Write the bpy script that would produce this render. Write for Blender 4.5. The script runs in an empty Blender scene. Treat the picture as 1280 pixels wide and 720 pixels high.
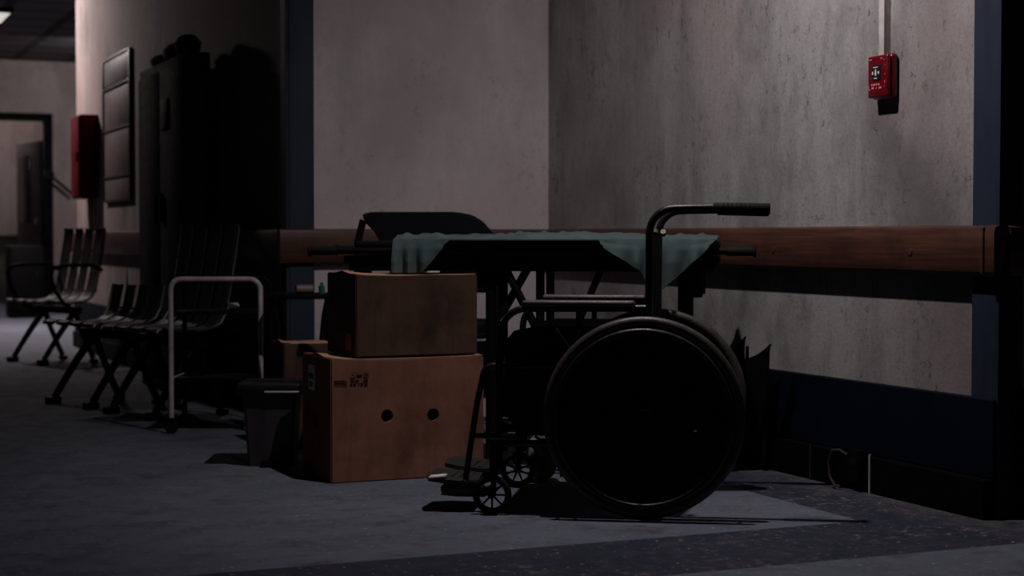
import bpy, bmesh, math, random
from mathutils import Vector, Matrix
random.seed(7)
C = bpy.context.scene.collection
PI = math.pi
R = math.radians
TH = math.atan2(905, 2100)            # camera yaw against the corridor (world Y runs along the corridor)
CT, ST = math.cos(TH), math.sin(TH)
CAMH = 0.85
AX = 3.33      # alcove side wall
AY = 7.29      # alcove back wall
CX = 2.056     # corridor wall
CEIL = 2.87

def W(lat, dep, z=0.0):
    """a point 'lat' metres to the right and 'dep' metres ahead of where the photographer stood"""
    return Vector((ST * dep + CT * lat, CT * dep - ST * lat, z))

# ------------------------------------------------------------------ materials
MATS = {}

def newmat(name):
    m = bpy.data.materials.new(name); m.use_nodes = True
    nt = m.node_tree
    b = nt.nodes['Principled BSDF']
    MATS[name] = m
    return m, nt, b

def N(nt, t, **kw):
    n = nt.nodes.new(t)
    for k, v in kw.items():
        if hasattr(n, k): setattr(n, k, v)
        else: n.inputs[k].default_value = v
    return n

def coords(nt, scale=(1, 1, 1), kind='Object'):
    tc = nt.nodes.new('ShaderNodeTexCoord')
    mp = nt.nodes.new('ShaderNodeMapping'); mp.inputs['Scale'].default_value = scale
    nt.links.new(tc.outputs[kind], mp.inputs['Vector'])
    return mp.outputs['Vector']

def noise(nt, vec, scale, detail=6, rough=.6):
    n = nt.nodes.new('ShaderNodeTexNoise')
    n.inputs['Scale'].default_value = scale; n.inputs['Detail'].default_value = detail
    n.inputs['Roughness'].default_value = rough
    nt.links.new(vec, n.inputs['Vector'])
    return n.outputs['Fac']

def ramp(nt, fac, stops):
    r = nt.nodes.new('ShaderNodeValToRGB')
    el = r.color_ramp.elements
    while len(el) < len(stops): el.new(0.5)
    for e, (p, c) in zip(el, stops):
        e.position = p
        e.color = (c, c, c, 1) if not isinstance(c, tuple) else (*c, 1)
    nt.links.new(fac, r.inputs['Fac'])
    return r.outputs['Color']

def mix(nt, a, b, fac, mode='MIX'):
    m = nt.nodes.new('ShaderNodeMix'); m.data_type = 'RGBA'; m.blend_type = mode
    for sock, v in ((m.inputs[6], a), (m.inputs[7], b)):
        if isinstance(v, tuple): sock.default_value = (*v, 1)
        else: nt.links.new(v, sock)
    if isinstance(fac, (int, float)): m.inputs[0].default_value = fac
    else: nt.links.new(fac, m.inputs[0])
    return m.outputs[2]

def bump(nt, b, h, strength=.3, dist=.01):
    n = nt.nodes.new('ShaderNodeBump'); n.inputs['Strength'].default_value = strength
    n.inputs['Distance'].default_value = dist
    nt.links.new(h, n.inputs['Height']); nt.links.new(n.outputs['Normal'], b.inputs['Normal'])

def simple(name, col, rough=.5, metal=0.0, var=.35, scale=9, bmp=.15, spec=.5, stretch=(1, 1, 1)):
    """a worn painted / plastic / metal surface with uneven colour and gloss"""
    m, nt, b = newmat(name)
    v = coords(nt, stretch)
    f = noise(nt, v, scale)
    c = tuple(x * (1 - var) for x in col); c2 = tuple(min(1, x * (1 + var)) for x in col)
    nt.links.new(ramp(nt, f, [(.3, c), (.7, c2)]), b.inputs['Base Color'])
    nt.links.new(ramp(nt, noise(nt, v, scale * 3), [(.3, max(0, rough - .1)), (.7, min(1, rough + .1))]), b.inputs['Roughness'])
    b.inputs['Metallic'].default_value = metal
    b.inputs['Specular IOR Level'].default_value = spec
    if bmp: bump(nt, b, noise(nt, v, scale * 8), bmp, .002)
    return m

def plaster(name, base, dirt, pit=.55, pink=(.42, .30, .29), pits_on=1.0):
    m, nt, b = newmat(name)
    v = coords(nt)
    streak = noise(nt, coords(nt, (2.4, 2.4, .42)), 2.3, 7, .62)
    blot = noise(nt, coords(nt, (1, 1, .7)), 1.7, 6, .62)
    fine = noise(nt, coords(nt, (7, 7, 2.6)), 3.0, 6, .7)
    grain = noise(nt, v, 70, 4, .7)
    big = noise(nt, v, 1.3, 4, .55)
    c = mix(nt, base, dirt, ramp(nt, streak, [(.44, 0.0), (.74, .55)]))
    c = mix(nt, c, dirt, ramp(nt, blot, [(.47, 0.0), (.66, .85)]))
    c = mix(nt, c, pink, ramp(nt, big, [(.46, 0.0), (.68, .75)]))
    c = mix(nt, c, dirt, ramp(nt, fine, [(.5, 0.0), (.85, .5)]))
    c = mix(nt, c, dirt, ramp(nt, grain, [(.45, 0.0), (.8, .45)]))
    # chipped pits and worm-like nicks in the paint, in patches
    pits = noise(nt, coords(nt, (1.1, 1.1, .6)), 30, 4, .8)
    area = noise(nt, coords(nt, (1, 1, .75)), 2.1, 4, .65)
    pm = ramp(nt, pits, [(.585, 0.0), (.65, 1.0)])
    am = ramp(nt, area, [(.47, .0), (.60, 1.0)])
    spots = ramp(nt, noise(nt, coords(nt, (1, 1, .8)), 14, 2, .6), [(.67, 0.0), (.705, 1.0)])
    pa = mix(nt, mix(nt, pm, am, 1.0, 'MULTIPLY'), spots, .35, 'ADD')
    c = mix(nt, c, (.05, .042, .04), mix(nt, pa, (pit, pit, pit), 1.0, 'MULTIPLY'))
    nt.links.new(c, b.inputs['Base Color'])
    b.inputs['Roughness'].default_value = .8
    b.inputs['Specular IOR Level'].default_value = .25
    hh = mix(nt, mix(nt, noise(nt, v, 16, 8, .7), grain, .3), pa, .4)
    bump(nt, b, hh, .5, .010)
    return m

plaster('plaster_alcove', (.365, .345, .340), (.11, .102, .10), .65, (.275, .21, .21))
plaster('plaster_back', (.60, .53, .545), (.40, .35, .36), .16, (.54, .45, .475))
plaster('plaster_corridor', (.46, .40, .38), (.22, .18, .18), .5)
plaster('plaster_end', (.42, .37, .36), (.22, .19, .19), .4)

# floor: pale linoleum fields, a darker border strip, scuffs, grit
m, nt, b = newmat('linoleum')
pos = nt.nodes.new('ShaderNodeNewGeometry').outputs['Position']
sep = nt.nodes.new('ShaderNodeSeparateXYZ'); nt.links.new(pos, sep.inputs[0])
def mth(op, a, bb, c=None):
    n = nt.nodes.new('ShaderNodeMath'); n.operation = op
    for i, x in enumerate((a, bb)):
        if x is None: continue
        if isinstance(x, (int, float)): n.inputs[i].default_value = x
        else: nt.links.new(x, n.inputs[i])
    return n.outputs[0]
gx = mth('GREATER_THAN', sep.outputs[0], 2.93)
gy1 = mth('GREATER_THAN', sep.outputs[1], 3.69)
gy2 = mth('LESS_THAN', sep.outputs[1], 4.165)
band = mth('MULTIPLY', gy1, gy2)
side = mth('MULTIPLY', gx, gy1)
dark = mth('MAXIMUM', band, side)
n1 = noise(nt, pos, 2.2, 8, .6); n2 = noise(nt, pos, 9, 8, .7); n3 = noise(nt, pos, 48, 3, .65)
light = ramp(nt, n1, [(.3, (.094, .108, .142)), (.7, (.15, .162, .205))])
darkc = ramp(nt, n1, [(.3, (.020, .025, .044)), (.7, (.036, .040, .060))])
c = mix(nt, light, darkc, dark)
c = mix(nt, c, (.10, .09, .088), ramp(nt, n2, [(.5, 0.0), (.8, .75)]))
wallside = ramp(nt, mth('MULTIPLY', mth('SUBTRACT', sep.outputs[0], 3.08), 4.0), [(0, 0.0), (1, .55)])
c = mix(nt, c, (.19, .165, .155), mix(nt, wallside, ramp(nt, n2, [(.35, 0.0), (.6, 1.0)]), 1.0, 'MULTIPLY'))
c = mix(nt, c, (.045, .04, .042), ramp(nt, noise(nt, pos, 4.5, 8, .75), [(.5, 0.0), (.72, .7)]))
c = mix(nt, c, (.25, .205, .195), mix(nt, ramp(nt, noise(nt, pos, 24, 6, .8), [(.51, 0.0), (.66, .7)]), ramp(nt, noise(nt, pos, 2.1, 4, .65), [(.45, .08), (.60, 1.0)]), 1.0, 'MULTIPLY'))
c = mix(nt, c, (.45, .42, .4), ramp(nt, n3, [(.655, 0.0), (.70, .8)]))
nt.links.new(c, b.inputs['Base Color'])
nt.links.new(ramp(nt, n2, [(.3, .62), (.7, .85)]), b.inputs['Roughness'])
b.inputs['Specular IOR Level'].default_value = .12
bump(nt, b, mix(nt, n2, n3, .5), .45, .005)

# wood
m, nt, b = newmat('rail_wood')
v = coords(nt, (1, 1, 1))
vg = coords(nt, (1.3, 1.3, 34))
g = noise(nt, vg, 2.2, 8, .65)
c = ramp(nt, g, [(.25, (.032, .012, .008)), (.5, (.078, .028, .017)), (.78, (.14, .055, .033))])
c = mix(nt, c, (.02, .01, .008), ramp(nt, noise(nt, v, 7, 5, .7), [(.5, 0.0), (.75, .7)]))
nt.links.new(c, b.inputs['Base Color']); b.inputs['Roughness'].default_value = .5
bump(nt, b, g, .2, .003)

# cardboard
def cardboard(name, a, bb, d):
    m, nt, b = newmat(name)
    v = coords(nt)
    c = ramp(nt, noise(nt, v, 5, 8, .65), [(.3, a), (.7, bb)])
    c = mix(nt, c, d, ramp(nt, noise(nt, coords(nt, (1.4, 1.4, .8)), 4.3, 6, .6), [(.46, 0.0), (.72, .8)]))
    c = mix(nt, c, d, ramp(nt, noise(nt, coords(nt, (8, 8, 1)), 3, 5, .7), [(.55, 0.0), (.8, .6)]))
    nt.links.new(c, b.inputs['Base Color']); b.inputs['Roughness'].default_value = .8
    b.inputs['Specular IOR Level'].default_value = .25
    bump(nt, b, noise(nt, v, 22, 6, .6), .25, .006)
cardboard('cardboard', (.20, .083, .052), (.30, .132, .085), (.10, .042, .027))
cardboard('cardboard_dirty_shaded', (.058, .029, .019), (.095, .048, .031), (.014, .0075, .0055))

cardboard('cardboard_lit_top', (.42, .22, .14), (.58, .32, .21), (.2, .1, .06))  # paler flap colour: light falling on the box tops is painted in
simple('ink', (.075, .032, .022), .8, bmp=0)
simple('hole_dark', (.01, .007, .006), .9, bmp=0)
simple('blue_trim', (.018, .026, .046), .6, spec=.25, scale=4, stretch=(1, 1, .3))
simple('blue_base', (.0012, .0038, .011), .65, spec=.12, scale=4)
simple('black_skirting', (.0012, .0012, .0016), .8, spec=.08)
simple('shaded_wall', (.02, .02, .022), .9)  # shade of the unlit side put into the wall colour
simple('black_paint', (.0022, .0022, .003), .6, 0, scale=20, bmp=.3, spec=.13)
simple('dark_steel', (.015, .012, .014), .36, .3, scale=25, bmp=.3)
simple('chrome', (.75, .72, .72), .16, 1.0, var=.1)
simple('worn_pad', (.075, .055, .06), .4, 0, scale=28, bmp=.6)
simple('rubber', (.052, .036, .036), .42, scale=30, bmp=.4)
simple('black_rubber', (.005, .005, .005), .75, spec=.2)
simple('black_vinyl', (.003, .004, .006), .75, spec=.12, scale=14)
simple('black_disc', (.003, .003, .0035), .85, spec=.15)
simple('brown_rim', (.12, .085, .08), .35, .3, scale=25, bmp=.5)
simple('red_plastic', (.13, .002, .008), .3, var=.25, scale=12)
simple('red_paint', (.15, .002, .010), .5, spec=.15, scale=6)
simple('window_black', (.012, .016, .018), .2)
simple('white_mark', (.75, .72, .7), .5, bmp=0)
simple('pink_mark', (.55, .2, .22), .5, bmp=0)
simple('conduit_grey', (.62, .58, .56), .5, scale=6)
simple('worn_white_metal', (.46, .40, .40), .4, .0, var=.3, scale=18, bmp=.4)
simple('seat_steel', (.13, .12, .125), .36, .8, var=.3, scale=12)
simple('seat_shell', (.055, .048, .05), .5, .3, var=.3, scale=12)
simple('plate_black', (.022, .02, .022), .5, scale=20, bmp=.5)
simple('bin_plastic', (.045, .038, .042), .5, var=.5, scale=8, stretch=(1, 1, .4))
simple('bin_lid', (.008, .008, .012), .5, spec=.3)
simple('board_frame', (.012, .010, .014), .45)
simple('board_panel', (.19, .13, .125), .55, var=.3, scale=5)
simple('board_header', (.17, .15, .165), .5)
simple('cabinet_black', (.0025, .0025, .004), .8, spec=.08)
simple('dusty_cloth', (.32, .29, .30), .9, scale=12)
simple('door_frame', (.004, .005, .009), .8, spec=.08)
simple('door_paint', (.07, .06, .068), .55)
simple('pale_green', (.18, .2, .18), .6)
simple('grey_cloth', (.16, .165, .175), .85, scale=14)
simple('paper_white', (.7, .66, .62), .8)
simple('teal_plastic', (.015, .12, .10), .4)
simple('dark_scrap', (.0015, .0015, .002), .85, spec=.1)
simple('ceiling_bar', (.02, .02, .022), .6)
# drape: green-grey cotton
m, nt, b = newmat('green_sheet')
v = coords(nt)
c = ramp(nt, noise(nt, v, 6, 5), [(.3, (.042, .064, .065)), (.7, (.078, .108, .110))])
nt.links.new(c, b.inputs['Base Color']); b.inputs['Roughness'].default_value = .9
b.inputs['Specular IOR Level'].default_value = .2
bump(nt, b, noise(nt, v, 160, 2), .25, .001)
# ceiling tiles
m, nt, b = newmat('ceiling_tiles')
br = nt.nodes.new('ShaderNodeTexBrick'); br.offset = 0
br.inputs['Scale'].default_value = 1; br.inputs['Brick Width'].default_value = .6; br.inputs['Row Height'].default_value = .6
br.inputs['Mortar Size'].default_value = .05
br.inputs['Color1'].default_value = (.13, .12, .125, 1); br.inputs['Color2'].default_value = (.10, .095, .10, 1)
br.inputs['Mortar'].default_value = (.015, .015, .018, 1)
geo = nt.nodes.new('ShaderNodeNewGeometry'); nt.links.new(geo.outputs['Position'], br.inputs['Vector'])
nt.links.new(br.outputs['Color'], b.inputs['Base Color']); b.inputs['Roughness'].default_value = .85
# lamp glass
m, nt, b = newmat('lamp_glow')
b.inputs['Emission Color'].default_value = (1, .93, .86, 1); b.inputs['Emission Strength'].default_value = .62
b.inputs['Base Color'].default_value = (.8, .8, .8, 1)

# ------------------------------------------------------------------ mesh builder
class MB:
    def __init__(s): s.bm = bmesh.new()
    def box(s, c, d, rot=None, bevel=0, seg=2):
        r = bmesh.ops.create_cube(s.bm, size=1)
        vs = r['verts']
        for v in vs:
            v.co = Vector((v.co.x * d[0], v.co.y * d[1], v.co.z * d[2]))
        if bevel:
            es = list({e for v in vs for e in v.link_edges})
            rr = bmesh.ops.bevel(s.bm, geom=es, offset=bevel, segments=seg, profile=.5, affect='EDGES')
            vs = list({v for f in rr['faces'] for v in f.verts} | {v for v in vs if v.is_valid})
        M = Matrix.Translation(Vector(c)) @ (rot.to_4x4() if rot else Matrix.Identity(4))
        for v in vs: v.co = M @ v.co
        return s
    def tube(s, pts, r, n=12, cap=True, closed=False):
        pts = [Vector(p) for p in pts]
        rs = r if isinstance(r, (list, tuple)) else [r] * len(pts)
        rings = []
        N_ = len(pts)
        up = None
        for i, p in enumerate(pts):
            if closed: t = (pts[(i + 1) % N_] - pts[i - 1])
            elif i == 0: t = pts[1] - p
            elif i == N_ - 1: t = p - pts[i - 1]
            else: t = (pts[i + 1] - p).normalized() + (p - pts[i - 1]).normalized()
            t.normalize()
            if up is None:
                up = Vector((0, 0, 1)) if abs(t.z) < .9 else Vector((1, 0, 0))
            a = t.cross(up); 
            if a.length < 1e-4: a = t.cross(Vector((0, 1, 0)))
            a.normalize(); bb = a.cross(t).normalized(); up = bb
            rings.append([s.bm.verts.new(p + (a * math.cos(2 * PI * k / n) + bb * math.sin(2 * PI * k / n)) * rs[i]) for k in range(n)])
        M_ = N_ if closed else N_ - 1
        for i in range(M_):
            A, B = rings[i], rings[(i + 1) % N_]
            for k in range(n):
                s.bm.faces.new((A[k], A[(k + 1) % n], B[(k + 1) % n], B[k]))
        if cap and not closed:
            s.bm.faces.new(rings[0][::-1]); s.bm.faces.new(rings[-1])
        return s
    def ring(s, c, R_, r, axis='Y', n=64, m=10):
        pts = []
        for k in range(n):
            a = 2 * PI * k / n
            u, v = R_ * math.cos(a), R_ * math.sin(a)
            o = {'Y': (u, 0, v), 'X': (0, u, v), 'Z': (u, v, 0)}[axis]
            pts.append(Vector(c) + Vector(o))
        return s.tube(pts, r, m, closed=True)
    def cyl(s, a, b, r, r2=None, n=24):
        return s.tube([a, b], [r, r if r2 is None else r2], n)
    def prism(s, pts, off, M=None):
        """extrude a closed 3-D polygon by the vector off"""
        off = Vector(off)
        A = [s.bm.verts.new(Vector(p)) for p in pts]; B = [s.bm.verts.new(Vector(p) + off) for p in pts]
        s.bm.faces.new(A[::-1]); s.bm.faces.new(B)
        n = len(A)
        for i in range(n): s.bm.faces.new((A[i], A[(i + 1) % n], B[(i + 1) % n], B[i]))
        return s
    def sheet(s, grid, th=.0015):
        """thick sheet from a grid of points"""
        n, m_ = len(grid), len(grid[0])
        vs = [[s.bm.verts.new(Vector(p)) for p in row] for row in grid]
        for i in range(n - 1):
            for j in range(m_ - 1):
                s.bm.faces.new((vs[i][j], vs[i + 1][j], vs[i + 1][j + 1], vs[i][j + 1]))
        # back side: offset along averaged vertex normals, then close the rim
        s.bm.normal_update()
        h = max(th, .001)
        bk = [[s.bm.verts.new(v.co - v.normal * h) for v in row] for row in vs]
        for i in range(n - 1):
            for j in range(m_ - 1):
                s.bm.faces.new((bk[i][j], bk[i][j + 1], bk[i + 1][j + 1], bk[i + 1][j]))
        rim = [(i, 0) for i in range(n)] + [(n - 1, j) for j in range(1, m_)] + [(i, m_ - 1) for i in range(n - 2, -1, -1)] + [(0, j) for j in range(m_ - 2, 0, -1)]
        for a, b in zip(rim, rim[1:] + rim[:1]):
            s.bm.faces.new((vs[a[0]][a[1]], vs[b[0]][b[1]], bk[b[0]][b[1]], bk[a[0]][a[1]]))
        return s
    def build(s, name, mat, parent=None, smooth=True, **tags):
        bmesh.ops.recalc_face_normals(s.bm, faces=s.bm.faces[:])
        me = bpy.data.meshes.new(name); s.bm.to_mesh(me); s.bm.free()
        me.materials.append(MATS[mat])
        if smooth:
            me.shade_smooth() if hasattr(me, 'shade_smooth') else None
            me.set_sharp_from_angle(angle=R(38))
        o = bpy.data.objects.new(name, me); C.objects.link(o)
        if parent: o.parent = parent
        for k, v in tags.items(): o[k] = v
        return o

def thing(name, label, cat, loc=(0, 0, 0), rz=0, group=None):
    o = bpy.data.objects.new(name, None); C.objects.link(o)
    o.location = loc; o.rotation_euler = (0, 0, rz); o.empty_display_size = .1
    o['label'] = label; o['category'] = cat
    if group: o['group'] = group
    return o
def tag(o, label, cat, group=None):
    o['label'] = label; o['category'] = cat
    if group: o['group'] = group
    return o
def struct(name, mb, mat, parent=None):
    o = mb.build(name, mat, parent, smooth=False)
    if not parent: o['kind'] = 'structure'
    return o
def cut(o, cutters):
    """cut holes, then keep only the resulting mesh"""
    cm = MB()
    for a, b_, r in cutters: cm.cyl(a, b_, r, n=16)
    co = cm.build('cutter', 'ink', smooth=False)
    co.parent = o.parent
    md = o.modifiers.new('b', 'BOOLEAN'); md.object = co; md.operation = 'DIFFERENCE'; md.solver = 'EXACT'
    bpy.context.view_layer.update()
    dg = bpy.context.evaluated_depsgraph_get()
    me = bpy.data.meshes.new_from_object(o.evaluated_get(dg))
    o.modifiers.clear(); o.data = me
    bpy.data.objects.remove(co, do_unlink=True)
def arc(c, r, a0, a1, n, plane='XZ'):
    out = []
    for i in range(n + 1):
        a = R(a0 + (a1 - a0) * i / n)
        u, v = r * math.cos(a), r * math.sin(a)
        out.append(Vector(c) + (Vector((u, 0, v)) if plane == 'XZ' else Vector((u, v, 0)) if plane == 'XY' else Vector((0, u, v))))
    return out

# ------------------------------------------------------------------ the setting
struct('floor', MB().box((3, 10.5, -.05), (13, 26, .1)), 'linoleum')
struct('ceiling', MB().box((3, 10.5, CEIL + .05), (13, 26, .1)), 'ceiling_tiles')
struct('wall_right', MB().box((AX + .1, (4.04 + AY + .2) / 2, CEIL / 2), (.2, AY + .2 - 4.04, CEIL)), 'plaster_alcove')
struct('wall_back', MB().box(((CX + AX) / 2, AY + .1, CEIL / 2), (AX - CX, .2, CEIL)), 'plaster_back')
struct('wall_left', MB().box((CX + .1, (AY + .2 + 13.25) / 2, CEIL / 2), (.2, 13.25 - AY - .2, CEIL)), 'plaster_corridor')
struct('wall_front', MB().box((AX + .2 + 2, 4.14, CEIL / 2), (4, .2, CEIL)), 'shaded_wall')
# wall at the end of the corridor, with a doorway
EY = 20.07
dx0, dx1, dh = 1.72, 2.78, 2.2
struct('wall_end', MB().box(((-2.5 + dx0) / 2, EY + .1, CEIL / 2), (dx0 + 2.5, .2, CEIL))
       .box(((dx1 + 6.5) / 2, EY + .1, CEIL / 2), (6.5 - dx1, .2, CEIL))
       .box(((dx0 + dx1) / 2, EY + .1, (dh + CEIL) / 2), (dx1 - dx0, .2, CEIL - dh)), 'plaster_end')
struct('wall_far', MB().box((2, 23.3, CEIL / 2), (8, .15, CEIL)), 'plaster_end')
fr = MB()
fr.box((dx0 - .0, EY - .03, dh / 2), (.09, .1, dh), bevel=.005).box((dx1, EY - .03, dh / 2), (.1, .1, dh), bevel=.005)
fr.box(((dx0 + dx1) / 2, EY - .03, dh + .02), (dx1 - dx0 + .1, .1, .09), bevel=.005)
d1 = struct('door_1', fr, 'door_frame')
# leaf standing open into the room behind
lf = MB().box((0, 0, 0), (.05, .84, 1.95), bevel=.004)
rotl = Matrix.Rotation(R(-16), 3, 'Z')
o = lf.build('door_leaf', 'door_paint', d1); o.location = (dx1 - .13, EY + .50, .985); o.rotation_euler = (0, 0, R(11.6))
o2 = MB().box((-.03, .12, .42), (.02, .36, .80), bevel=.004).build('vision_panel', 'window_black', o)
o2 = MB().box((-.06, -.36, -.02), (.05, .03, .16), bevel=.008).build('door_handle', 'dark_steel', o)
# corner trims, baseboards
struct('trim_1', MB().box((CX + .055, AY - .006, CEIL / 2 + .0), (.115, .03, CEIL), bevel=.003)
       .box((CX - .006, AY + .03, CEIL / 2), (.02, .09, CEIL), bevel=.003), 'blue_trim')
struct('trim_2', MB().box((AX - .006, 4.04 + .05, CEIL / 2), (.02, .115, CEIL), bevel=.003)
       .box((AX + .03, 4.04 - .006, CEIL / 2), (.09, .02, CEIL), bevel=.003), 'blue_trim')
BZ = .36
def baseboard(n, cx, cy, dx, dy):
    struct('baseboard_' + n, MB().box((cx, cy, (BZ + .12) / 2), (dx, dy, BZ - .12), bevel=.004), 'blue_base')
baseboard('right', AX - .012, (4.03 + AY) / 2, .03, AY - 4.03)
baseboard('back', (CX + AX) / 2 + .05, AY - .02, AX - CX - .05, .03)
baseboard('left', CX - .012, (AY + 13.25) / 2, .03, 13.25 - AY)
struct('trim_3', MB().box((AX - .03, (4.03 + AY) / 2, .06), (.06, AY - 4.03, .12), bevel=.004), 'black_skirting')
struct('trim_4', MB().box((CX - .02, (AY + 13.25) / 2, .06), (.045, 13.25 - AY, .12), bevel=.004), 'black_skirting')
struct('trim_5', MB().box((AX + 2, 4.03, .19), (3.94, .03, .38), bevel=.004), 'black_skirting')

# handrails
def rail(name, axis, fixed, a, b_, label, nrm):
    t = .052; z0, z1 = .73, .882
    prof = [(0, z0), (t * .8, z0), (t, z0 + .015), (t, z1 - .02), (t * .9, z1 - .006), (t * .6, z1), (0, z1)]
    mb = MB()
    if axis == 'Y': pts = [(fixed + nrm * p, a, z) for p, z in prof]; off = (0, b_ - a, 0)
    else: pts = [(a, fixed + nrm * p, z) for p, z in prof]; off = (b_ - a, 0, 0)
    mb.prism(pts, off)
    root = thing(name, label, 'handrail', (0, 0, 0))
    mb.build('wooden_board', 'rail_wood', root)
    # screw caps along the board
    n = max(2, int((b_ - a) / .75))
    for i in range(n):
        u = a + (b_ - a) * (i + .5) / n
        c0 = (fixed + nrm * (t - .002), u, .80) if axis == 'Y' else (u, fixed + nrm * (t - .002), .80)
        c1 = (fixed + nrm * (t + .003), u, .80) if axis == 'Y' else (u, fixed + nrm * (t + .003), .80)
        MB().cyl(c0, c1, .011, n=16).build('screw_cap', 'rail_wood', root)
    return root
rr = rail('handrail', 'Y', AX - .002, 4.0, AY - .06, 'long dark brown wooden handrail on the pale stained wall behind the wheelchair', -1)
MB().box((AX - .03, 4.05, .806), (.06, .012, .14), bevel=.003).build('end_cap', 'rail_wood', rr)
rail('handrail', 'X', AY - .002, CX - .055, AX - .002, 'dark brown wooden handrail on the alcove back wall, behind the stretcher', -1)
rail('handrail', 'Y', CX + .002, AY + .0, 13.25, 'brown wooden handrail on the corridor wall, above the metal waiting seats', -1)
rail('handrail', 'X', 4.042, AX, AX + 1.4, 'dark handrail end going round the black corner at the right edge', -1)

# ------------------------------------------------------------------ fire call point + conduit
ay = 4.60; az = 1.373
cp = thing('fire_alarm', 'red fire alarm call point with black window, below a grey conduit', 'fire alarm', (AX, ay, az))
b1 = MB().box((-.015, 0, 0), (.030, .118, .146), bevel=.0135, seg=4).build('housing', 'red_plastic', cp)
MB().box((-.036, 0, 0), (.016, .110, .138), bevel=.0075, seg=3).build('front_cover', 'red_plastic', cp)
MB().box((-.044, .006, .012), (.004, .052, .05), bevel=.002).build('window', 'window_black', cp)
mk = MB()
for (yy, zz, w, h) in [(.022, .012, .006, .010), (.006, .012, .008, .018), (-.010, .012, .008, .009), (.006, .030, .026, .003), (.006, -.006, .016, .003),
                       (.006, .022, .004, .006)]:
    mk.box((-.0465, yy, zz), (.0012, w, h))
mk.build('window_symbols', 'white_mark', cp)
mk = None
for row, zz in enumerate((-.026, -.037)):
    yy = .032 - row * .002
    for w in ((.007, .011, .006, .010) if row == 0 else (.012, .004, .014)):
        MB().box((-.0445, yy - w / 2, zz + random.uniform(-.001, .001)), (.0012, w, .006)).build('letter', 'pink_mark', cp); yy -= w + .004 + (.008 if row else 0)
for (yy, zz, w, h) in [(.036, .056, .016, .004), (-.024, .057, .012, .003), (-.038, .052, .003, .005), (-.042, -.020, .003, .009), (-.042, .005, .002, .005), (-.042, .035, .002, .004), (-.040, -.034, .004, .003), (.045, -.035, .003, .014), (.041, -.042, .008, .003)]:
    MB().box((-.0445, yy, zz), (.0012, w, h)).build('worn_mark', 'pink_mark', cp)
MB().cyl((-.042, .004, -.052), (-.0455, .004, -.052), .005, n=14).build('key_hole', 'window_black', cp)
cd = thing('cable_conduit', 'grey square conduit running up the wall from the red alarm', 'conduit', (AX, ay + .005, az + .07))
MB().box((-.013, 0, .71), (.026, .03, 1.42), bevel=.002).build('channel', 'conduit_grey', cd)
MB().box((-.014, 0, .92), (.030, .036, .012), bevel=.002).build('clip', 'conduit_grey', cd)

# bits at the foot of the alcove wall
t = thing('cable_socket', 'black broken socket with a looped cable at the foot of the blue wall', 'socket', (AX - .062, 4.66, 0))
MB().box((-.012, 0, .085), (.024, .06, .11), bevel=.004).build('socket_box', 'black_paint', t)
MB().tube([(-.03, .03, .12), (-.045, .05, .135), (-.05, .085, .13), (-.05, .105, .09), (-.05, .10, .04), (-.045, .075, .012), (-.04, .05, .01)], .005, 8).build('cable', 'rubber', t)
MB().box((-.026, .0, .10), (.004, .035, .02), bevel=.001).build('face_plate', 'dark_steel', t)
tag(MB().box((AX - .063, 4.60, .065), (.006, .006, .13)).build('joint_strip', 'conduit_grey'), 'thin pale metal joint strip beside the socket, low on the wall', 'strip')
tag(MB().box((AX - .063, 4.95, .065), (.006, .005, .12)).build('joint_strip', 'seat_steel'), 'thin metal joint strip low on the wall, nearer the big wheel', 'strip')

def scrap(name, y0, y1, z0, z1, x, label, spike=False):
    pts = []
    n = 10
    for i in range(n + 1):
        f = i / n
        pts.append((x, y0 + (y1 - y0) * f, z0 + (z1 - z0) * f ** 2.2))
    pts += [(x, y1 + .012, z1 - .02), (x, y1 + .03, .002), (x, y0, .002)]
    mb = MB().prism(pts, (-.008, 0, 0))
    if spike: mb.box((x - .004, y0 + .3 * (y1 - y0), z0 + .02), (.007, .012, .06))
    return tag(mb.build(name, 'dark_scrap', smooth=False), label, 'panel')
scrap('torn_panel', 5.60, 5.37, .405, .478, AX - .068, 'torn black panel leaning on the wall, nearest the big wheel, with taller peak')
scrap('torn_panel', 5.40, 5.17, .395, .462, AX - .085, 'torn black panel with curved top and thin spike, right of its taller twin', True)

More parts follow.
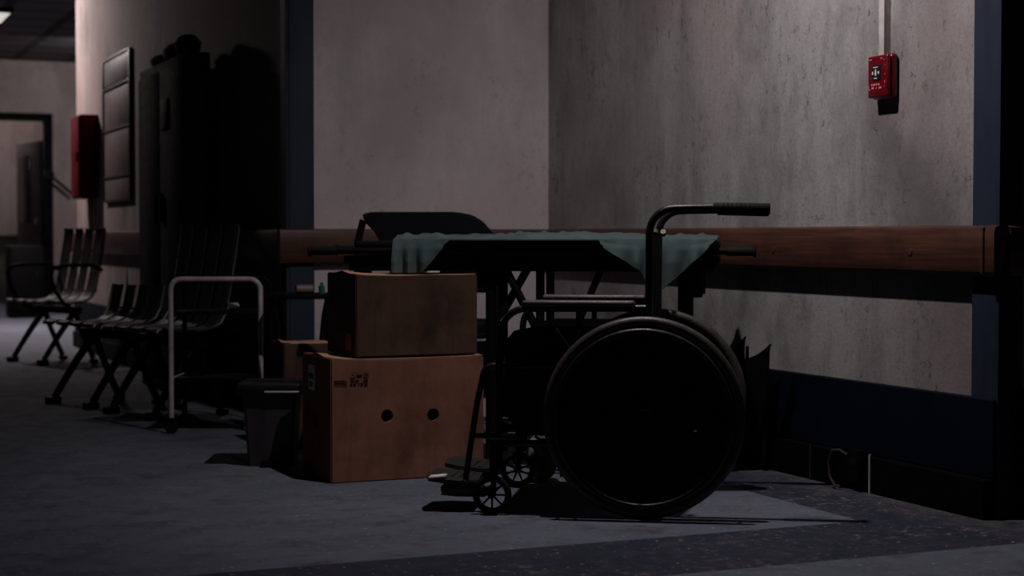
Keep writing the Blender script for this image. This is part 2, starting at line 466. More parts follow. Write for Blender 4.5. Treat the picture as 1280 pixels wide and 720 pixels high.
# ------------------------------------------------------------------ cardboard boxes
def carton(name, lat, dep, w, d, h, z, mat, label, rot=0, sag=.006, group=None):
    """origin: front-left bottom corner, aligned with the alcove; local x = width, y = depth"""
    p = W(lat, dep, z)
    t = thing(name, label, 'cardboard box', p, rot, group)
    bm = bmesh.new()
    bmesh.ops.create_cube(bm, size=1)
    bmesh.ops.subdivide_edges(bm, edges=bm.edges[:], cuts=11, use_grid_fill=True)
    rnd = random.Random(name + str(z))
    ph = [rnd.uniform(0, 6) for _ in range(6)]
    for v in bm.verts:
        x, y, zz = v.co
        X, Y, Z = (x + .5) * w, (y + .5) * d, (zz + .5) * h
        bx, by, bz = 1 - (2 * x) ** 2, 1 - (2 * y) ** 2, 1 - (2 * zz) ** 2
        # gentle bulges and dents; edges stay put
        if abs(y) > .499: Y += math.copysign(1, y) * (-.3 * sag + sag * .8 * math.sin(7 * X + ph[0]) ) * bx * bz
        if abs(x) > .499: X += math.copysign(1, x) * sag * bz * by * .6
        if zz > .499: Z -= sag * .9 * bx * (.4 + .6 * by) + .002 * math.sin(18 * X + ph[1])
        if zz > .499 and x < -.4: Z += .006 * (-(x) - .4) * 10 * .8
        v.co = (X, Y, Z)
    me = bpy.data.meshes.new('body')
    bmesh.ops.bevel(bm, geom=[e for e in bm.edges if e.calc_face_angle(0) > 1.0], offset=.004, segments=2, affect='EDGES')
    bm.to_mesh(me); bm.free(); me.materials.append(MATS[mat]); me.shade_smooth(); me.set_sharp_from_angle(angle=R(40))
    o = bpy.data.objects.new('body', me); C.objects.link(o); o.parent = t
    # flaps: two long flaps meeting along the middle
    for k, (ya, yb) in enumerate(((.004, d / 2 - .0015), (d / 2 + .0015, d - .004))):
        g = []
        for i in range(13):
            u = i / 12
            row = []
            for j in range(5):
                q = j / 4
                yy = ya + (yb - ya) * q
                lift = .003 + (.012 * (1 - abs(2 * yy / d - 1)) ** 2 * (math.exp(-u * 6) + .2 * math.exp(-(1 - u) * 9)))
                row.append((.003 + u * (w - .006), yy, h - sag * .55 * (1 - (2 * u - 1) ** 2) + lift))
            g.append(row)
        MB().sheet(g, .003).build('flap', 'cardboard_lit_top', t)
    return t, o
low, lowbody = carton('cardboard_box', -.62, 5.74, .566, .35, .425, 0, 'cardboard', 'large brown cardboard box with two round holes, on the floor')
cut(lowbody, [((.205, -.05, .225), (.205, .11, .225), .0225), ((.375, -.05, .222), (.375, .11, .222), .0225),
              ((-.05, .175, .205), (.10, .175, .205), .026)])
up, _ = carton('cardboard_box', -.538, 5.785, .452, .335, .283, .431, 'cardboard_dirty_shaded', 'smaller stained cardboard box stacked on the one with round holes')
# print on the lower box
pk = MB()
def bar(x0, x1, z0, z1): pk.box(((x0 + x1) / 2, -.0005, (z0 + z1) / 2), (x1 - x0, .0042, z1 - z0))
bar(.012, .052, .352, .355); bar(.012, .052, .346, .348)
for i in range(9): bar(.012 + i * .0048, .014 + i * .0048, .337, .343)
bar(.054, .0555, .337, .355)
for x in (.072, .088): bar(x, x + .012, .353, .355)
for x, w_ in ((.070, .008), (.081, .010), (.100, .004), (.108, .010), (.122, .012)): bar(x, x + w_, .342, .345)
bar(.118, .134, .353, .355)
pk.tube([(.070, -.0018, .366), (.080, -.0018, .381), (.088, -.0018, .366)], .0012, 6, closed=True)
pk.tube([(.094, -.0018, .374), (.112, -.0018, .374)], .0018, 6); pk.tube([(.097, -.0018, .378), (.094, -.0018, .374), (.097, -.0018, .370)], .0014, 6)
pk.tube([(.109, -.0018, .378), (.112, -.0018, .374), (.109, -.0018, .370)], .0014, 6)
pk.ring((.128, -.0018, .374), .0085, .0012, n=20, m=6); pk.cyl((.128, -.0005, .376), (.128, -.0032, .376), .004, n=12)
pk.build('printed_symbols', 'ink', low)
MB().box((-.003, .22, .35), (.004, .075, .09)).build('shipping_label', 'paper_white', low, label='pale shipping label')
MB().box((-.0055, .22, .355), (.002, .055, .018)).box((-.0055, .22, .33), (.002, .05, .006)).box((-.0055, .225, .32), (.002, .04, .006)).build('label_print', 'ink', low)
MB().box((-.003, .07, .05), (.004, .06, .06)).build('shipping_label', 'cardboard', up)
tag(MB().box(W(-.285, 5.95, .723), (.055, .03, .006), Matrix.Rotation(.5, 3, 'Z'), bevel=.001).build('paper_scrap', 'paper_white'), 'small white paper scrap on top of the upper cardboard box', 'paper')
carton('cardboard_box', -.905, 6.66, .2, .2, .42, 0, 'cardboard_dirty_shaded', 'narrow orange-brown cardboard box standing behind the bin', sag=.003)  # dark carton colour stands in for shadow from the stacked boxes

# ------------------------------------------------------------------ pedal bin
bp = W(-.895, 6.27)
bn = thing('waste_bin', 'dark grey lidded waste bin on the floor, left of the boxes', 'bin', bp, -TH + .02)
mb = MB()
def loft(mb, sections, n_c=4):
    rings = []
    for (w, d, z, cr) in sections:
        ring_ = []
        for (sx, sy, a0) in ((1, 1, 0), (-1, 1, 90), (-1, -1, 180), (1, -1, 270)):
            for k in range(n_c + 1):
                a = R(a0 + 90 * k / n_c)
                ring_.append(mb.bm.verts.new((sx * (w / 2 - cr) + cr * math.cos(a), sy * (d / 2 - cr) + cr * math.sin(a), z)))
        rings.append(ring_)
    for A, B in zip(rings, rings[1:]):
        for k in range(len(A)): mb.bm.faces.new((A[k], A[(k + 1) % len(A)], B[(k + 1) % len(A)], B[k]))
    mb.bm.faces.new(rings[0][::-1]); mb.bm.faces.new(rings[-1])
    return mb
loft(mb, [(.160, .19, .0, .012), (.163, .192, .01, .012), (.196, .225, .258, .014), (.20, .23, .272, .014)]).build('bin_body', 'bin_plastic', bn)
mb = MB(); loft(mb, [(.232, .262, .268, .008), (.236, .266, .271, .008), (.236, .266, .302, .008), (.230, .26, .308, .008)]).build('bin_lid', 'bin_lid', bn)
MB().box((.05, -.1345, .279), (.13, .005, .007), bevel=.002).build('lid_highlight', 'conduit_grey', bn, label='pale strip painted as the lid edge highlight')  # highlight along the lid edge painted as a pale strip
MB().box((0, -.115, .018), (.06, .05, .012), bevel=.004).build('pedal', 'black_paint', bn)

# ------------------------------------------------------------------ wheelchair
F = math.atan2(.523, -.852)
wc = thing('wheelchair', 'black wheelchair with large solid wheels, standing side-on before the stretcher', 'wheelchair', (2.506, 4.712, 0), F)
HT = .29; WR = .305
def y_(v, s): return s * v
for s in (1, -1):
    w = MB()
    w.ring((0, HT * s, WR), WR - .016, .016, n=96, m=14)
    wheel = w.build('drive_wheel', 'rubber', wc)
    r_ = MB()
    r_.ring((0, (HT) * s, WR), WR - .034, .011, n=96, m=10); r_.build('rim', 'dark_steel', wheel)
    p_ = MB().ring((0, (HT + .045) * s, WR), .262, .0095, n=96, m=12)
    p_.build('push_rim', 'dark_steel', wheel)
    for k in range(6):
        a = R(60 * k + 20)
        d_ = MB().cyl((.262 * math.cos(a), (HT + .045) * s, WR + .262 * math.sin(a)), (.268 * math.cos(a), (HT + .012) * s, WR + .268 * math.sin(a)), .004, n=8)
        d_.build('rim_tab', 'dark_steel', wheel)
    disc = MB().cyl((0, (HT - .006) * s, WR), (0, (HT + .006) * s, WR), .268, n=72).build('wheel_disc', 'black_disc', wheel)
    h = MB().cyl((0, (HT - .04) * s, WR), (0, (HT + .028) * s, WR), .032, .026)
    for k in range(12):
        a = R(30 * k)
        h.cyl((.028 * math.cos(a), (HT + .012) * s, WR + .028 * math.sin(a)), (.262 * math.cos(a + .12), (HT + .009) * s, WR + .262 * math.sin(a + .12)), .0022, n=6)
    h.build('hub', 'black_paint', wheel)
    g = MB().box((-.155, (HT + .012) * s, WR - .034), (.010, .008, .010), bevel=.001); g.build('glint_stud', 'chrome', wheel)  # stud added for the glint of light seen through the wheel
    g = MB().box((-.15, (HT + .011) * s, WR + .066), (.07, .006, .003)).box((-.135, (HT + .011) * s, WR + .054), (.07, .006, .003)); g.build('slot_bars', 'dark_steel', wheel)  # thin bars standing in for slots in the wheel disc
    # casters
    cx, cy = .462, (HT - .01) * s
    c_ = MB().ring((cx, cy, .0605), .050, .0105, n=40, m=10); cw = c_.build('caster_wheel', 'black_rubber', wc)
    c_ = MB().cyl((cx, cy - .016, .0605), (cx, cy + .016, .0605), .011, n=16)
    for k in range(8):
        a = R(45 * k + 22.5 * (s < 0))
        c_.cyl((cx, cy, .0605), (cx + .045 * math.cos(a), cy, .0605 + .045 * math.sin(a)), .0035, .003, n=8)
    c_.build('caster_spokes', 'black_paint', cw)
    f = MB()
    for q in (-1, 1):
        f.tube([(cx, cy + q * .021, .055), (cx - .005, cy + q * .022, .10), (cx - .012, cy + q * .016, .128)], .006, 8)
    f.box((cx - .012, cy, .132), (.034, .048, .014), bevel=.003)
    f.cyl((cx - .012, cy, .13), (cx - .012, cy, .225), .020, n=20).cyl((cx - .012, cy, .222), (cx - .012, cy, .232), .026, n=20)
    f.build('caster_fork', 'black_paint', wc)
    # side frame
    yi = (HT - .04) * s
    fr = MB()
    fr.tube([(-.01, yi, .20), (-.01, yi, .60)], .0125)
    fr.tube([(-.01, yi, .455), (.40, yi, .455)], .0125)
    fr.tube([(-.01, yi, .215), (.43, yi, .215)], .0115)
    fr.tube([(-.005, yi, .632), (.36, yi, .629)] + arc((.36, yi, .549), .08, 80, 8, 6) + [(.445, yi, .50), (.447, yi, .10 + .1)], .011)
    fr.tube([(0, yi, .305), (0, (HT - .02) * s, .305)], .016)
    fr.tube([(.20, yi, .47), (.20, yi, .63)], .009)
    fr.build('side_frame', 'dark_steel', wc)
    # push handle
    hp = [(-.012, yi, .58), (-.014, yi, .84)] + arc((-.089, yi, .858), .075, 0, 90, 8)[0:] + [(-.13, yi, .934), (-.20, yi, .935), (-.34, yi, .932)]
    hh = MB().tube(hp, .0118, 14).build('push_handle', 'dark_steel', wc)
    gp = MB().tube([(-.205, yi, .9345), (-.21, yi, .9345), (-.22, yi, .934), (-.36, yi, .931), (-.372, yi, .931), (-.374, yi, .931)], [.0135, .0165, .0158, .0170, .0170, .014], 16)
    for k in range(9): gp.ring((-.235 - .013 * k, yi, .934 - .0003 * k), .0160, .0014, 'X', 20, 6)
    gp.build('grip', 'black_rubber', hh)
    kb = MB(); kb.cyl((-.03, yi - .02 * s, .855), (-.03, yi - .036 * s, .865), .009, n=12); kb.build('knob', 'rubber', hh)
    # armrest
    MB().box((.20, yi, .645), (.345, .05, .02), bevel=.009, seg=3).build('armrest', 'worn_pad', wc)
    # skirt panel
    pts = [(.0, .47), (.0, .575), (.33, .575), (.40, .56), (.425, .53), (.425, .30), (.38, .24), (.0, .24)]
    MB().prism([(x, yi - .006 * s, z) for x, z in pts], (0, -.005 * s, 0)).build('side_panel', 'black_vinyl', wc)
    # hanger and footplate
    hg = MB()
    yh = (HT - .055) * s
    hg.tube([(.36, yh, .452), (.465, yh, .452)] + arc((.465, yh, .420), .032, 90, 12, 6) + [(.515, yh, .34), (.552, yh, .10), (.556, yh, .085)], .0095)
    hg.tube([(.536, yh, .235), (.447, yh, .235)], .008)
    hg.tube([(.447, yh, .40), (.447, yh, .20)], .011)
    hg.build('footrest_hanger', 'dark_steel', wc)
    ft = MB()
    ft.prism([(.515, (HT - .04) * s, .080), (.60, (HT - .03) * s, .086), (.668, (HT - .05) * s, .092), (.682, (HT - .10) * s, .094), (.672, .065 * s, .094), (.62, .04 * s, .088), (.53, .045 * s, .080)], (0, 0, .014))
    ft.cyl((.556, (HT - .03) * s, .088), (.556, .06 * s, .088), .012, n=14)
    ft.box((.575, .16 * s, .068), (.11, .16, .020), bevel=.004)
    fp = ft.build('footplate', 'plate_black', wc)
    for k in range(4): MB().box((.555 + k * .024, .13 * s, .0975 + k * .0012), (.006, .12, .003), bevel=.001).build('tread', 'dark_steel', fp)
    if s == 1: MB().box((.640, (HT - .06) * s, .1065), (.052, .05, .006), Matrix.Rotation(.10, 3, 'Y'), bevel=.002).build('metal_edge_glint', 'white_mark', fp, label='bare metal edge with its glint painted white')  # glint on the metal edge painted in matte white
    MB().tube([(.19, yi + .02 * s, .46), (.22, yi + .03 * s, .50), (.27, yi + .032 * s, .57)], [.006, .006, .008], 10).build('brake_lever', 'dark_steel', wc)
# seat, back, cross braces
g = []
for i in range(9):
    x = .015 + .40 * i / 8
    g.append([(x, -.245 + .49 * j / 12, .462 - .018 * (1 - (j / 6 - 1) ** 2)) for j in range(13)])
MB().sheet(g, .012).build('seat', 'black_vinyl', wc)
g = []
for i in range(9):
    z = .50 + .35 * i / 8
    g.append([(-.014 - .02 * (1 - (j / 6 - 1) ** 2), -.25 + .50 * j / 12, z) for j in range(13)])
MB().sheet(g, .010).build('backrest', 'black_vinyl', wc)
MB().tube([(.2, -.25, .20), (.2, .25, .46)], .011).build('cross_brace', 'dark_steel', wc)
MB().tube([(.225, .25, .20), (.225, -.25, .46)], .011).build('cross_brace', 'dark_steel', wc)
MB().cyl((0, -HT, WR), (0, HT, WR), .009).build('axle', 'dark_steel', wc)

# ------------------------------------------------------------------ stretcher
gx = math.atan2(-.521, .853)
gp_ = W(.082, 6.125)
gu = thing('stretcher', 'black metal stretcher with long carrying poles, under a green-grey sheet', 'stretcher', gp_, gx)
HW = .195
for s in (-1, 1):
    pl = MB().tube([(-.775, s * HW, .797), (.785 if s < 0 else .66, s * HW, .797)], .0125, 14).build('carrying_pole', 'black_paint', gu)
    for x0, x1 in ((-.795, -.69), (.70 if s < 0 else .57, .80 if s < 0 else .665)):
        gg = MB().tube([(x0, s * HW, .797), (x1, s * HW, .797)], .0165, 14)
        gg.ring((x0 + .006 if x0 < 0 else x1 - .006, s * HW, .797), .016, .006, 'X', 20, 8)
        gg.build('pole_grip', 'black_rubber', pl)
# bed frame with rounded corners
for s in (-1,):
    pts = []
    for (cx_, cy_, a0) in ((.30, .13, 0), (-.36, .13, 90), (-.36, -.13, 180), (.30, -.13, 270)):
        for k in range(6):
            a = R(a0 + 18 * k); pts.append(Vector((cx_ + .06 * math.cos(a), cy_ + .06 * math.sin(a), 0)))
    MB().tube([p + Vector((0, 0, .806)) for p in pts], .014, 12, closed=True).build('bed_frame', 'dark_steel', gu)
bd = MB().box((0, 0, .765), (1.34, .36, .03), bevel=.006).box((0, -.17, .74), (1.30, .03, .03), bevel=.004).box((0, .17, .74), (1.30, .03, .03), bevel=.004)
bd.build('under_frame', 'black_paint', gu)
mt = MB().box((.02, 0, .818), (1.30, .37, .03), bevel=.012, seg=3).build('mattress', 'black_vinyl', gu)
for xx in (-.138, .04):
    for s in (-1, 1): MB().tube([(xx, s * .148, .76), (xx, s * .148, .045)], .016 if xx > 0 else .019, 12).build('post', 'black_paint', gu)
for s in (-1, 1):
    MB().box((.55, s * .17, .44), (.042, .03, .66), bevel=.004).build('leg', 'black_paint', gu)
    if s > 0: MB().box((-.67, s * .17, .44), (.045, .03, .66), bevel=.004).build('leg', 'black_paint', gu)
    MB().box((.585, s * .17, .695), (.06, .04, .12), bevel=.005).build('bracket', 'black_paint', gu)
    MB().box((-.168, s * .148, .71), (.04, .04, .09), bevel=.005).build('bracket', 'black_paint', gu)
    if s < 0: MB().tube([(-.088, s * .170, .745), (.135, s * .170, .32)], .015, 10).build('cross_bar', 'black_paint', gu)
    if s < 0: MB().tube([(.0, s * .142, .745), (-.125, s * .142, .525)], .015, 10).build('cross_bar', 'black_paint', gu)
    if s < 0: MB().tube([(.285 + .02 * s, s * .16, .75), (.12 + .02 * s, s * .16, .36)], .013, 10).build('cross_bar', 'black_paint', gu)
MB().box((.55, 0, .13), (.04, .40, .03), bevel=.004).build('foot_bar', 'black_paint', gu)
for s in (-1, 1): MB().box((.21, s * .15, .13), (.70, .025, .03), bevel=.004).build('base_rail', 'black_paint', gu)
for xx, s in ((.55, -1), (.55, 1), (-.67, 1)):
    if True:
        c_ = MB().ring((xx, s * .18, .05), .038, .012, n=28, m=8).cyl((xx, s * .18 - .01, .05), (xx, s * .18 + .01, .05), .034, n=20)
        w_ = c_.build('caster_wheel', 'black_rubber', gu)
        MB().box((xx, s * .18 - .018, .085), (.02, .004, .09)).box((xx, s * .18 + .018, .085), (.02, .004, .09)).build('caster_fork', 'black_paint', w_)

# sheet draped over the stretcher
def sheet_fn():
    rows = []
    nx, ny = 190, 56
    for i in range(nx + 1):
        u = i / nx
        x = -.475 + 1.14 * u
        if x < -.365: hang = .108
        elif x < -.27: hang = .108 * (1 - (x + .365) / .095) ** 1.2
        else: hang = 0
        if x > .26:
            if x < .40: hang = .012 + .085 * ((x - .26) / .14)
            elif x < .455: hang = .10 + .085 * (x - .40) / .055
            else: hang = .185 * max(0, 1 - (x - .455) / .205)
        row = []
        for j in range(ny + 1):
            q = j / ny
            if q < .5:                       # on top: long soft creases and a few sharp ridges
                y = .185 - (.185 + .215) * q / .5
                a = math.sin(17 * x + 26 * y + 1.3 * math.sin(9 * x)); bq = math.sin(41 * x - 33 * y + 2 * math.sin(5 * y + 11 * x))
                z = .8415 + .011 * max(0, a) ** 3 + .006 * max(0, bq) ** 4 + .010 * math.exp(-((x - .10) / .20) ** 2) + .002 * math.sin(60 * x + 20 * y)
            else:
                qq = (q - .5) / .5
                h_ = hang * qq
                k = min(1, h_ / .07)
                fold = .013 * math.sin(95 * x + 1.2 * math.sin(30 * x)) * k
                y = -.232 - .012 * math.sin(min(1, h_ / .03) * PI / 2) - .010 * k + fold
                z = .838 - h_ - (.010 if hang > .02 else 0.003) * min(1, qq * 6)
            row.append((x, y, z))
        rows.append(row)
    return rows
sh = MB().sheet(sheet_fn(), .0022).build('bed_sheet', 'green_sheet')
sh.location = gp_; sh.rotation_euler = (0, 0, gx)
tag(sh, 'wrinkled green-grey sheet lying on the stretcher, corners hanging over its near side', 'sheet')

# ------------------------------------------------------------------ chair behind the stretcher
cp_ = W(-.335, 6.98)
ch = thing('padded_chair', 'black padded chair behind the stretcher, only its backrest showing above it', 'chair', cp_, -.05 - TH * 0 + math.atan2(-ST, CT))
out = [(-.215, .865), (-.262, .912), (-.266, .93), (-.262, .940), (-.245, .948), (.10, .948), (.155, .943), (.205, .925), (.245, .890), (.275, .845), (.28, .80), (.26, .62), (-.14, .62), (-.165, .80)]
bmB = MB().prism([(x, -.17, z) for x, z in out], (0, .045, 0)); 
bmesh.ops.bevel(bmB.bm, geom=bmB.bm.edges[:], offset=.012, segments=3, affect='EDGES')
bmB.build('backrest', 'black_vinyl', ch)
sb = MB(); loft(sb, [(.46, .42, .43, .05), (.48, .44, .45, .06), (.48, .44, .48, .06), (.46, .42, .495, .05)])
o = sb.build('seat', 'black_vinyl', ch); o.location = (0, .06, 0)
for s in (-1, 1):
    MB().tube([(s * .262 - (.04 if s > 0 else 0), -.160, .915 if s < 0 else .80), (s * .285, -.165, .82 if s < 0 else .74), (s * .285, -.168, .78 if s < 0 else .72), (s * .285, -.175, .45), (s * .275, -.21, .0)], .015, 12).build('rear_leg', 'black_paint', ch)
    MB().tube([(s * .27, .24, .445), (s * .275, .26, 0)], .013, 12).build('front_leg', 'black_paint', ch)
    if s < 0: MB().box((s * .262, -.168, .62), (.058, .03, .36), bevel=.006).build('side_post', 'black_paint', ch)
MB().box((0, -.15, .445), (.56, .02, .02), bevel=.003).box((0, .235, .445), (.55, .02, .02), bevel=.003).build('seat_frame', 'black_paint', ch)

# ------------------------------------------------------------------ grey bundle behind the wheelchair
t = thing('cloth_bundle', 'small grey tied cloth bundle on the floor behind the wheelchair', 'bundle', W(.106, 5.80))
bm = bmesh.new(); bmesh.ops.create_icosphere(bm, subdivisions=4, radius=1)
for v in bm.verts:
    x, y, z = v.co
    k = 1 + .10 * math.sin(6 * math.atan2(y, x) + 3 * z) * (1 - abs(z)) + .05 * math.sin(9 * z + 3 * x)
    waist = 1 - .28 * math.exp(-((z - .62) / .14) ** 2)
    v.co = Vector((x * .055 * k * waist, y * .06 * k * waist, (z + 1) * .098))
mb = MB(); mb.bm.free(); mb.bm = bm
mb.build('cloth', 'grey_cloth', t)
MB().tube([Vector((.052 * math.cos(a), .056 * math.sin(a), .155 + .012 * math.cos(a))) for a in [R(20 * k) for k in range(18)]], .005, 8, closed=True).build('strap', 'black_rubber', t)
MB().tube([(-.05, -.045, .165), (.0, -.066, .125), (.045, -.06, .08), (.05, -.045, .02)], .005, 8).build('strap', 'black_rubber', t)

# ------------------------------------------------------------------ white tube trolley
A = W(-1.464, 7.20)
tr = thing('instrument_trolley', 'small trolley with worn white tube end frame, before the dark seats', 'trolley', A, math.atan2(-ST, CT))
WD, DP, HH = .385, .30, .665
def ubend(y):
    return [(0, y, .07), (0, y, HH - .045)] + [Vector((.045, y, HH - .045)) + Vector((-.045 * math.cos(R(a)), 0, .045 * math.sin(R(a)))) for a in (20, 45, 70, 90)] + \
           [Vector((WD - .045, y, HH - .045)) + Vector((.045 * math.sin(R(a)), 0, .045 * math.cos(R(a)))) for a in (0, 20, 45, 70, 90)] + [(WD, y, .07)]
MB().tube(ubend(0), .0115, 12).build('end_frame', 'worn_white_metal', tr, label='worn white near tube frame')
MB().tube(ubend(DP), .010, 12).build('end_frame', 'black_paint', tr)
for x in (0.0, WD):
    MB().tube([(x, 0, .235), (x, DP, .235)], .007, 10).build('side_rail', 'worn_white_metal' if x == 0 else 'black_paint', tr)
    MB().tube([(x, 0, .52), (x, DP, .52)], .007, 10).build('side_rail', 'black_paint', tr)
MB().box((WD / 2, DP / 2, .235), (WD - .02, DP - .02, .012), bevel=.002).build('shelf', 'black_paint', tr)
MB().box((WD / 2, DP / 2, .52), (WD - .02, DP - .02, .012), bevel=.002).build('shelf', 'black_paint', tr)
for x in (0, WD):
    for y in (0, DP):
        w_ = MB().ring((x, y, .030), .021, .009, 'Y', 24, 8).cyl((x, y - .006, .03), (x, y + .006, .03), .018, n=16)
        w_.box((x, y, .062), (.022, .026, .012)).build('caster_wheel', 'black_rubber', tr)

# little side table by the corner
tb = thing('side_table', 'small dark side table at the blue corner post, behind the boxes', 'table', W(-.885, 7.085), math.atan2(-ST, CT))
MB().box((0, 0, .598), (.27, .22, .022), bevel=.005).build('table_top', 'black_paint', tb)
for sx in (-1, 1):
    for sy in (-1, 1):
        MB().tube([(sx * .115, sy * .08, .59), (sx * .10, sy * .075, .52), (sx * .085, sy * .07, .38), (sx * .10, sy * .08, .2), (sx * .13, sy * .10, .0)], .011, 10).build('leg', 'black_paint', tb)
MB().box((0, 0, .30), (.18, .15, .012), bevel=.003).build('lower_shelf', 'black_paint', tb)
def small(name, mb, mat, lat, dep, z, label, cat):
    o = mb.build(name, mat); o.location = W(lat, dep, z); return tag(o, label, cat)
small('bandage_roll', MB().cyl((-.05, 0, .018), (.02, 0, .018), .018), 'board_panel', -.86, 7.06, .6095, 'pinkish white bandage roll on the small side table', 'bandage')
small('medicine_bottle', MB().tube([(0, 0, 0), (0, 0, .03), (0, 0, .036), (0, 0, .045)], [.013, .013, .007, .007], 16), 'teal_plastic', -.80, 7.06, .6095, 'tiny teal bottle on the small side table, beside the bandage roll', 'bottle')
small('bandage_roll', MB().cyl((-.03, 0, .016), (.025, .012, .016), .016), 'worn_white_metal', -1.22, 7.33, .5265, 'crumpled pale bandage roll on the trolley shelf, under the white tube', 'bandage')

# ------------------------------------------------------------------ waiting seats
def profile():
    return [(.015, .905), (.01, .88), (.03, .76), (.06, .60), (.085, .49), (.115, .440), (.17, .415), (.28, .405), (.38, .415), (.43, .425), (.455, .418), (.46, .405)]
def bench(loc, pitch, label, arms=True, n=1, low=False):
    """local x = out from the wall, local y = along it"""
    t = thing('waiting_chair', label, 'chair', loc, PI + R(20), 'metal waiting chairs along the corridor')
    L = n * pitch
    MB().box((.22, -L / 2, .355), (.07, L - .04, .045), bevel=.006).build('beam', 'black_paint', t)
    for k in range(n):
        y0 = -k * pitch - .025; wv = pitch - .06
        st = MB()
        ns = 4; sw = wv / ns
        pr = profile()[3:] if low else profile()
        for q in range(ns):
            ya = y0 - q * sw - .018; yb = y0 - (q + 1) * sw + .018
            g = [[(x, ya, z), (x, (ya + yb) / 2, z - .003), (x, yb, z)] for x, z in pr]
            mb2 = MB().sheet(g, .006)
            me = bpy.data.meshes.new('tmp'); mb2.bm.to_mesh(me); mb2.bm.free(); st.bm.from_mesh(me); bpy.data.meshes.remove(me)
        for (px_, pz_) in ((pr[1], pr[4], pr[6]) if low else (pr[2], pr[4], pr[7], pr[9])):
            st.box((px_ - .004, y0 - wv / 2, pz_ - .010), (.02, wv, .010))
        seat = st.build('seat', 'seat_shell', t)
        # bent tube round each side
        for ye in (y0, y0 - wv):
            MB().tube([(x, ye, z) for x, z in pr], .008, 8).build('seat_edge', 'seat_steel', seat)
    for k in ((0, n) if arms else ()):
        y = -k * pitch if k else -.0
        MB().tube([(.05, y, .62), (.12, y, .655), (.30, y, .658), (.40, y, .645), (.425, y, .60), (.40, y, .50), (.33, y, .40), (.24, y, .35)], .013, 10).build('armrest', 'black_paint', t)
    for y in (-.09, -L + .09):
        MB().tube([(.20, y, .345), (.24, y, .30), (.31, y, .21), (.38, y, .11), (.43, y, .035)], [.022, .022, .02, .018, .018], 10).box((.44, y, .018), (.07, .05, .036), bevel=.006).build('leg', 'black_paint', t)
        MB().tube([(.20, y, .345), (.17, y, .25), (.10, y, .09), (.07, y, .03)], .018, 10).box((.065, y, .012), (.05, .045, .024), bevel=.004).build('leg', 'black_paint', t)
    return t
bench((1.985, 7.82, 0), .56, 'armless metal waiting chair with shiny seat edge, behind the white tube trolley', False)
bench((1.80, 8.43, 0), .56, 'metal waiting chair with low back, in deep shadow before the tall black cabinet', False, low=True)
bench((1.975, 11.42, 0), .60, 'slatted metal waiting chair lit pale, farthest along the corridor wall')

# tall shallow cabinet on the corridor wall and the things on top
t = thing('tall_cabinet', 'tall shallow black cabinet against the corridor wall, above dark seats', 'cabinet', (CX - .057, 8.54, 0))
MB().box((-.065, .60, .895), (.13, 1.20, 1.79), bevel=.006).build('body', 'cabinet_black', t)
for y in (.305, .895):
    d_ = MB().box((-.135, y, .92), (.014, .575, 1.64), bevel=.003).build('door', 'cabinet_black', t)
    MB().box((-.15, y + (.22 if y < .5 else -.22), 1.0), (.02, .016, .16), bevel=.003).build('handle', 'dark_steel', d_)
MB().box((-.146, .45, 1.5), (.006, .2, .16), bevel=.002).build('vent', 'black_rubber', t)
def lump(name, y, r, rz_, mat, label):
    bm = bmesh.new(); bmesh.ops.create_icosphere(bm, subdivisions=4, radius=1)
    for v in bm.verts:
        x, yy, z = v.co
        k = 1 + .06 * math.sin(5 * yy + 4 * x) + .04 * math.sin(11 * z + 7 * x)
        v.co = Vector((x * .062 * k, yy * r * k, max(-.78, z) * rz_ * k))
    mn = min(v.co.z for v in bm.verts)
    for v in bm.verts: v.co.z -= mn
    mb = MB(); mb.bm.free(); mb.bm = bm
    o = mb.build(name, mat); o.location = (CX - .135, y, 1.791)
    return tag(o, label, 'bundle')
lump('cloth_bundle', 8.72, .12, .058, 'cabinet_black', 'black rounded bundle on the near end of the tall cabinet')
lump('cloth_bundle', 9.02, .155, .05, 'dusty_cloth', 'dusty grey bundle in the middle of the cabinet top')
lump('cloth_bundle', 9.36, .16, .034, 'dusty_cloth', 'flatter dusty grey bundle towards the far end of the cabinet top')

# ------------------------------------------------------------------ notice board and hose cabinet
t = thing('notice_board', 'dark framed notice board with three panels high on the corridor wall', 'notice board', (CX, 11.45, -.02))
for z0, z1, mt_ in ((1.90, 2.07, 'board_header'), (1.60, 1.86, 'board_panel'), (1.28, 1.585, 'board_panel'), (1.12, 1.265, 'board_panel')):
    MB().box((-.009, 0, (z0 + z1) / 2), (.014, .95, z1 - z0), bevel=.002).build('panel', mt_, t)
f = MB()
for y in (-.49, .49): f.box((-.013, y, 1.595), (.026, .03, .98), bevel=.003)
for z in (1.11, 1.27, 1.59, 1.88, 2.08): f.box((-.012, 0, z), (.024, .96, .018), bevel=.003)
f.build('frame', 'board_frame', t)
t = thing('hose_cabinet', 'red fire hose cabinet mounted on the far end of the corridor wall', 'fire cabinet', (CX, 12.45, 0))
MB().box((-.065, 0, 1.42), (.13, .38, .60), bevel=.008).build('body', 'red_paint', t)
dd = MB().box((-.135, 0, 1.42), (.012, .35, .57), bevel=.004).build('door', 'red_paint', t)
MB().box((-.146, -.13, 1.42), (.014, .02, .07), bevel=.003).build('latch', 'black_paint', dd)
t = thing('water_pipe', 'pale vertical pipe below the red hose cabinet', 'pipe', (CX - .03, 12.45, 0))
MB().cyl((0, 0, .884), (0, 0, 1.12), .022).build('pipe', 'conduit_grey', t)
for z in (.884, 1.09): MB().cyl((0, 0, z), (0, 0, z + .02), .028).build('collar', 'conduit_grey', t)

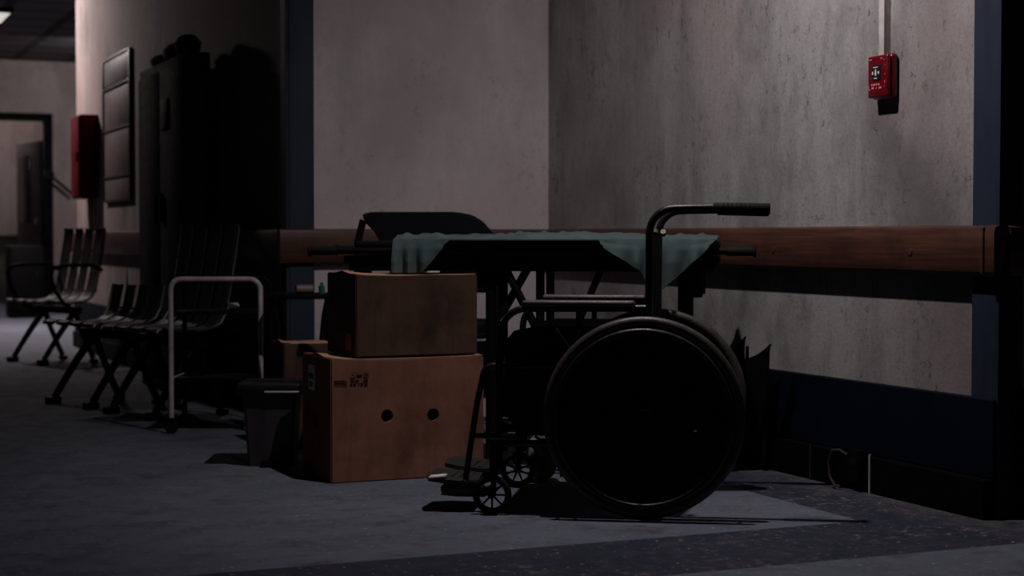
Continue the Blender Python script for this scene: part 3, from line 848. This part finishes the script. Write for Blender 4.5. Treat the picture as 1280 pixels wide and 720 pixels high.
# ------------------------------------------------------------------ far end bits
hx, hy, hz = dx1, EY - .08, 1.56
hd = MB().cyl((hx, hy, hz), (hx, hy - .05, hz), .06).build('door_closer', 'black_paint', d1)
MB().tube([(hx, hy - .03, hz), (hx + .26, hy - .02, hz - .22)], .018, 10).build('closer_arm', 'black_paint', hd)
t = thing('metal_locker', 'dark low locker standing beside the far doorway', 'locker', (2.27, 18.15, 0))
MB().box((0, 0, .38), (.34, .4, .74), bevel=.01).build('body', 'black_paint', t)
MB().box((0, -.205, .40), (.30, .012, .66), bevel=.003).build('door', 'black_paint', t)
MB().box((.1, -.215, .45), (.015, .015, .08), bevel=.003).build('handle', 'dark_steel', t)
t = thing('counter', 'pale green-grey counter seen through the far doorway', 'counter', (2.2, 22.3, 0))
MB().box((0, 0, .42), (1.9, .5, .84), bevel=.01).build('body', 'pale_green', t)
MB().box((0, -.02, .86), (2.0, .58, .04), bevel=.008).build('counter_top', 'pale_green', t)

# ------------------------------------------------------------------ lamps
def ceiling_lamp(loc, sx, sy, label, energy, color, size=None):
    t = thing('ceiling_light', label, 'ceiling light', loc)
    MB().box((0, 0, -.02), (sx, sy, .04), bevel=.006).build('housing', 'ceiling_bar', t)
    MB().box((0, 0, -.043), (sx - .06, sy - .06, .008), bevel=.002).build('diffuser', 'lamp_glow', t)
    return t
ceiling_lamp((1.62, 15.9, CEIL), .5, .8, 'rectangular ceiling light at the far end of the corridor', 0, None)
ceiling_lamp((3.3, 17.3, CEIL), .3, .6, 'added unseen ceiling light round the corner, brightening the end wall', 0, None)  # unseen fixture added to go with the end wall fill light
ceiling_lamp((1.05, 13.6, CEIL), .3, .6, 'ceiling light above the far bench, just out of the picture', 0, None)

def light(name, typ, loc, energy, color, **kw):
    l = bpy.data.lights.new(name, typ); l.energy = energy; l.color = color
    for k, v in kw.items(): setattr(l, k, v)
    o = bpy.data.objects.new(name, l); C.objects.link(o); o.location = loc
    return o
LP = W(.19, 5.10, 2.80)
t = thing('ceiling_light', 'round ceiling spotlight above the wheelchair, out of the picture', 'ceiling light', (LP.x, LP.y, CEIL))
MB().tube([(0, 0, 0), (0, 0, -.035)], .07, 24, cap=False).build('housing', 'ceiling_bar', t)
sp = light('alcove_spot', 'SPOT', LP, 128, (1, .93, .94), spot_size=R(165), spot_blend=1.0, shadow_soft_size=.028)
sp.rotation_euler = (Vector((3.1, 4.8, 1.4)) - LP).to_track_quat('-Z', 'Y').to_euler()
ar = light('corridor_lamp', 'SPOT', (1.05, 13.6, CEIL - .08), 185, (1, .85, .82), spot_size=R(156), spot_blend=1.0, shadow_soft_size=.10)
ar.rotation_euler = Vector((.8, -.2, -.56)).to_track_quat('-Z', 'Y').to_euler()
ar2 = light('far_lamp', 'SPOT', (1.62, 15.9, CEIL - .08), 430, (1, .84, .84), spot_size=R(134), spot_blend=1.0, shadow_soft_size=.2)
ar4 = light('end_wall_fill', 'SPOT', (3.3, 17.3, CEIL - .08), 110, (1, .88, .86), spot_size=R(175), spot_blend=.6, shadow_soft_size=.12)  # extra unseen light, added to brighten the end wall
ar4.rotation_euler = Vector((-.1, .8, -.8)).to_track_quat('-Z', 'Y').to_euler()
ar3 = light('back_room_lamp', 'POINT', (2.3, 21.6, 2.6), 34, (1, .85, .82), shadow_soft_size=.15)

w = bpy.data.worlds.new('world'); bpy.context.scene.world = w; w.use_nodes = True
w.node_tree.nodes['Background'].inputs[0].default_value = (.55, .65, .9, 1)
w.node_tree.nodes['Background'].inputs[1].default_value = .0012

# ------------------------------------------------------------------ camera
cam = bpy.data.cameras.new('camera'); co = bpy.data.objects.new('camera', cam); C.objects.link(co)
cam.sensor_width = 36; cam.lens = 2100 / 1280 * 36
co.location = (0, 0, CAMH)
co.rotation_euler = (R(90) - math.atan2(65, 2100), 0, -TH)
cam.clip_end = 100
cam.dof.use_dof = True; cam.dof.focus_distance = 5.35; cam.dof.aperture_fstop = 3.2
S = bpy.context.scene
S.camera = co
S.view_settings.view_transform = 'Standard'; S.view_settings.look = 'None'
S.view_settings.exposure = 0; S.view_settings.gamma = 1
try: S.view_settings.use_curve_mapping = False
except Exception: pass
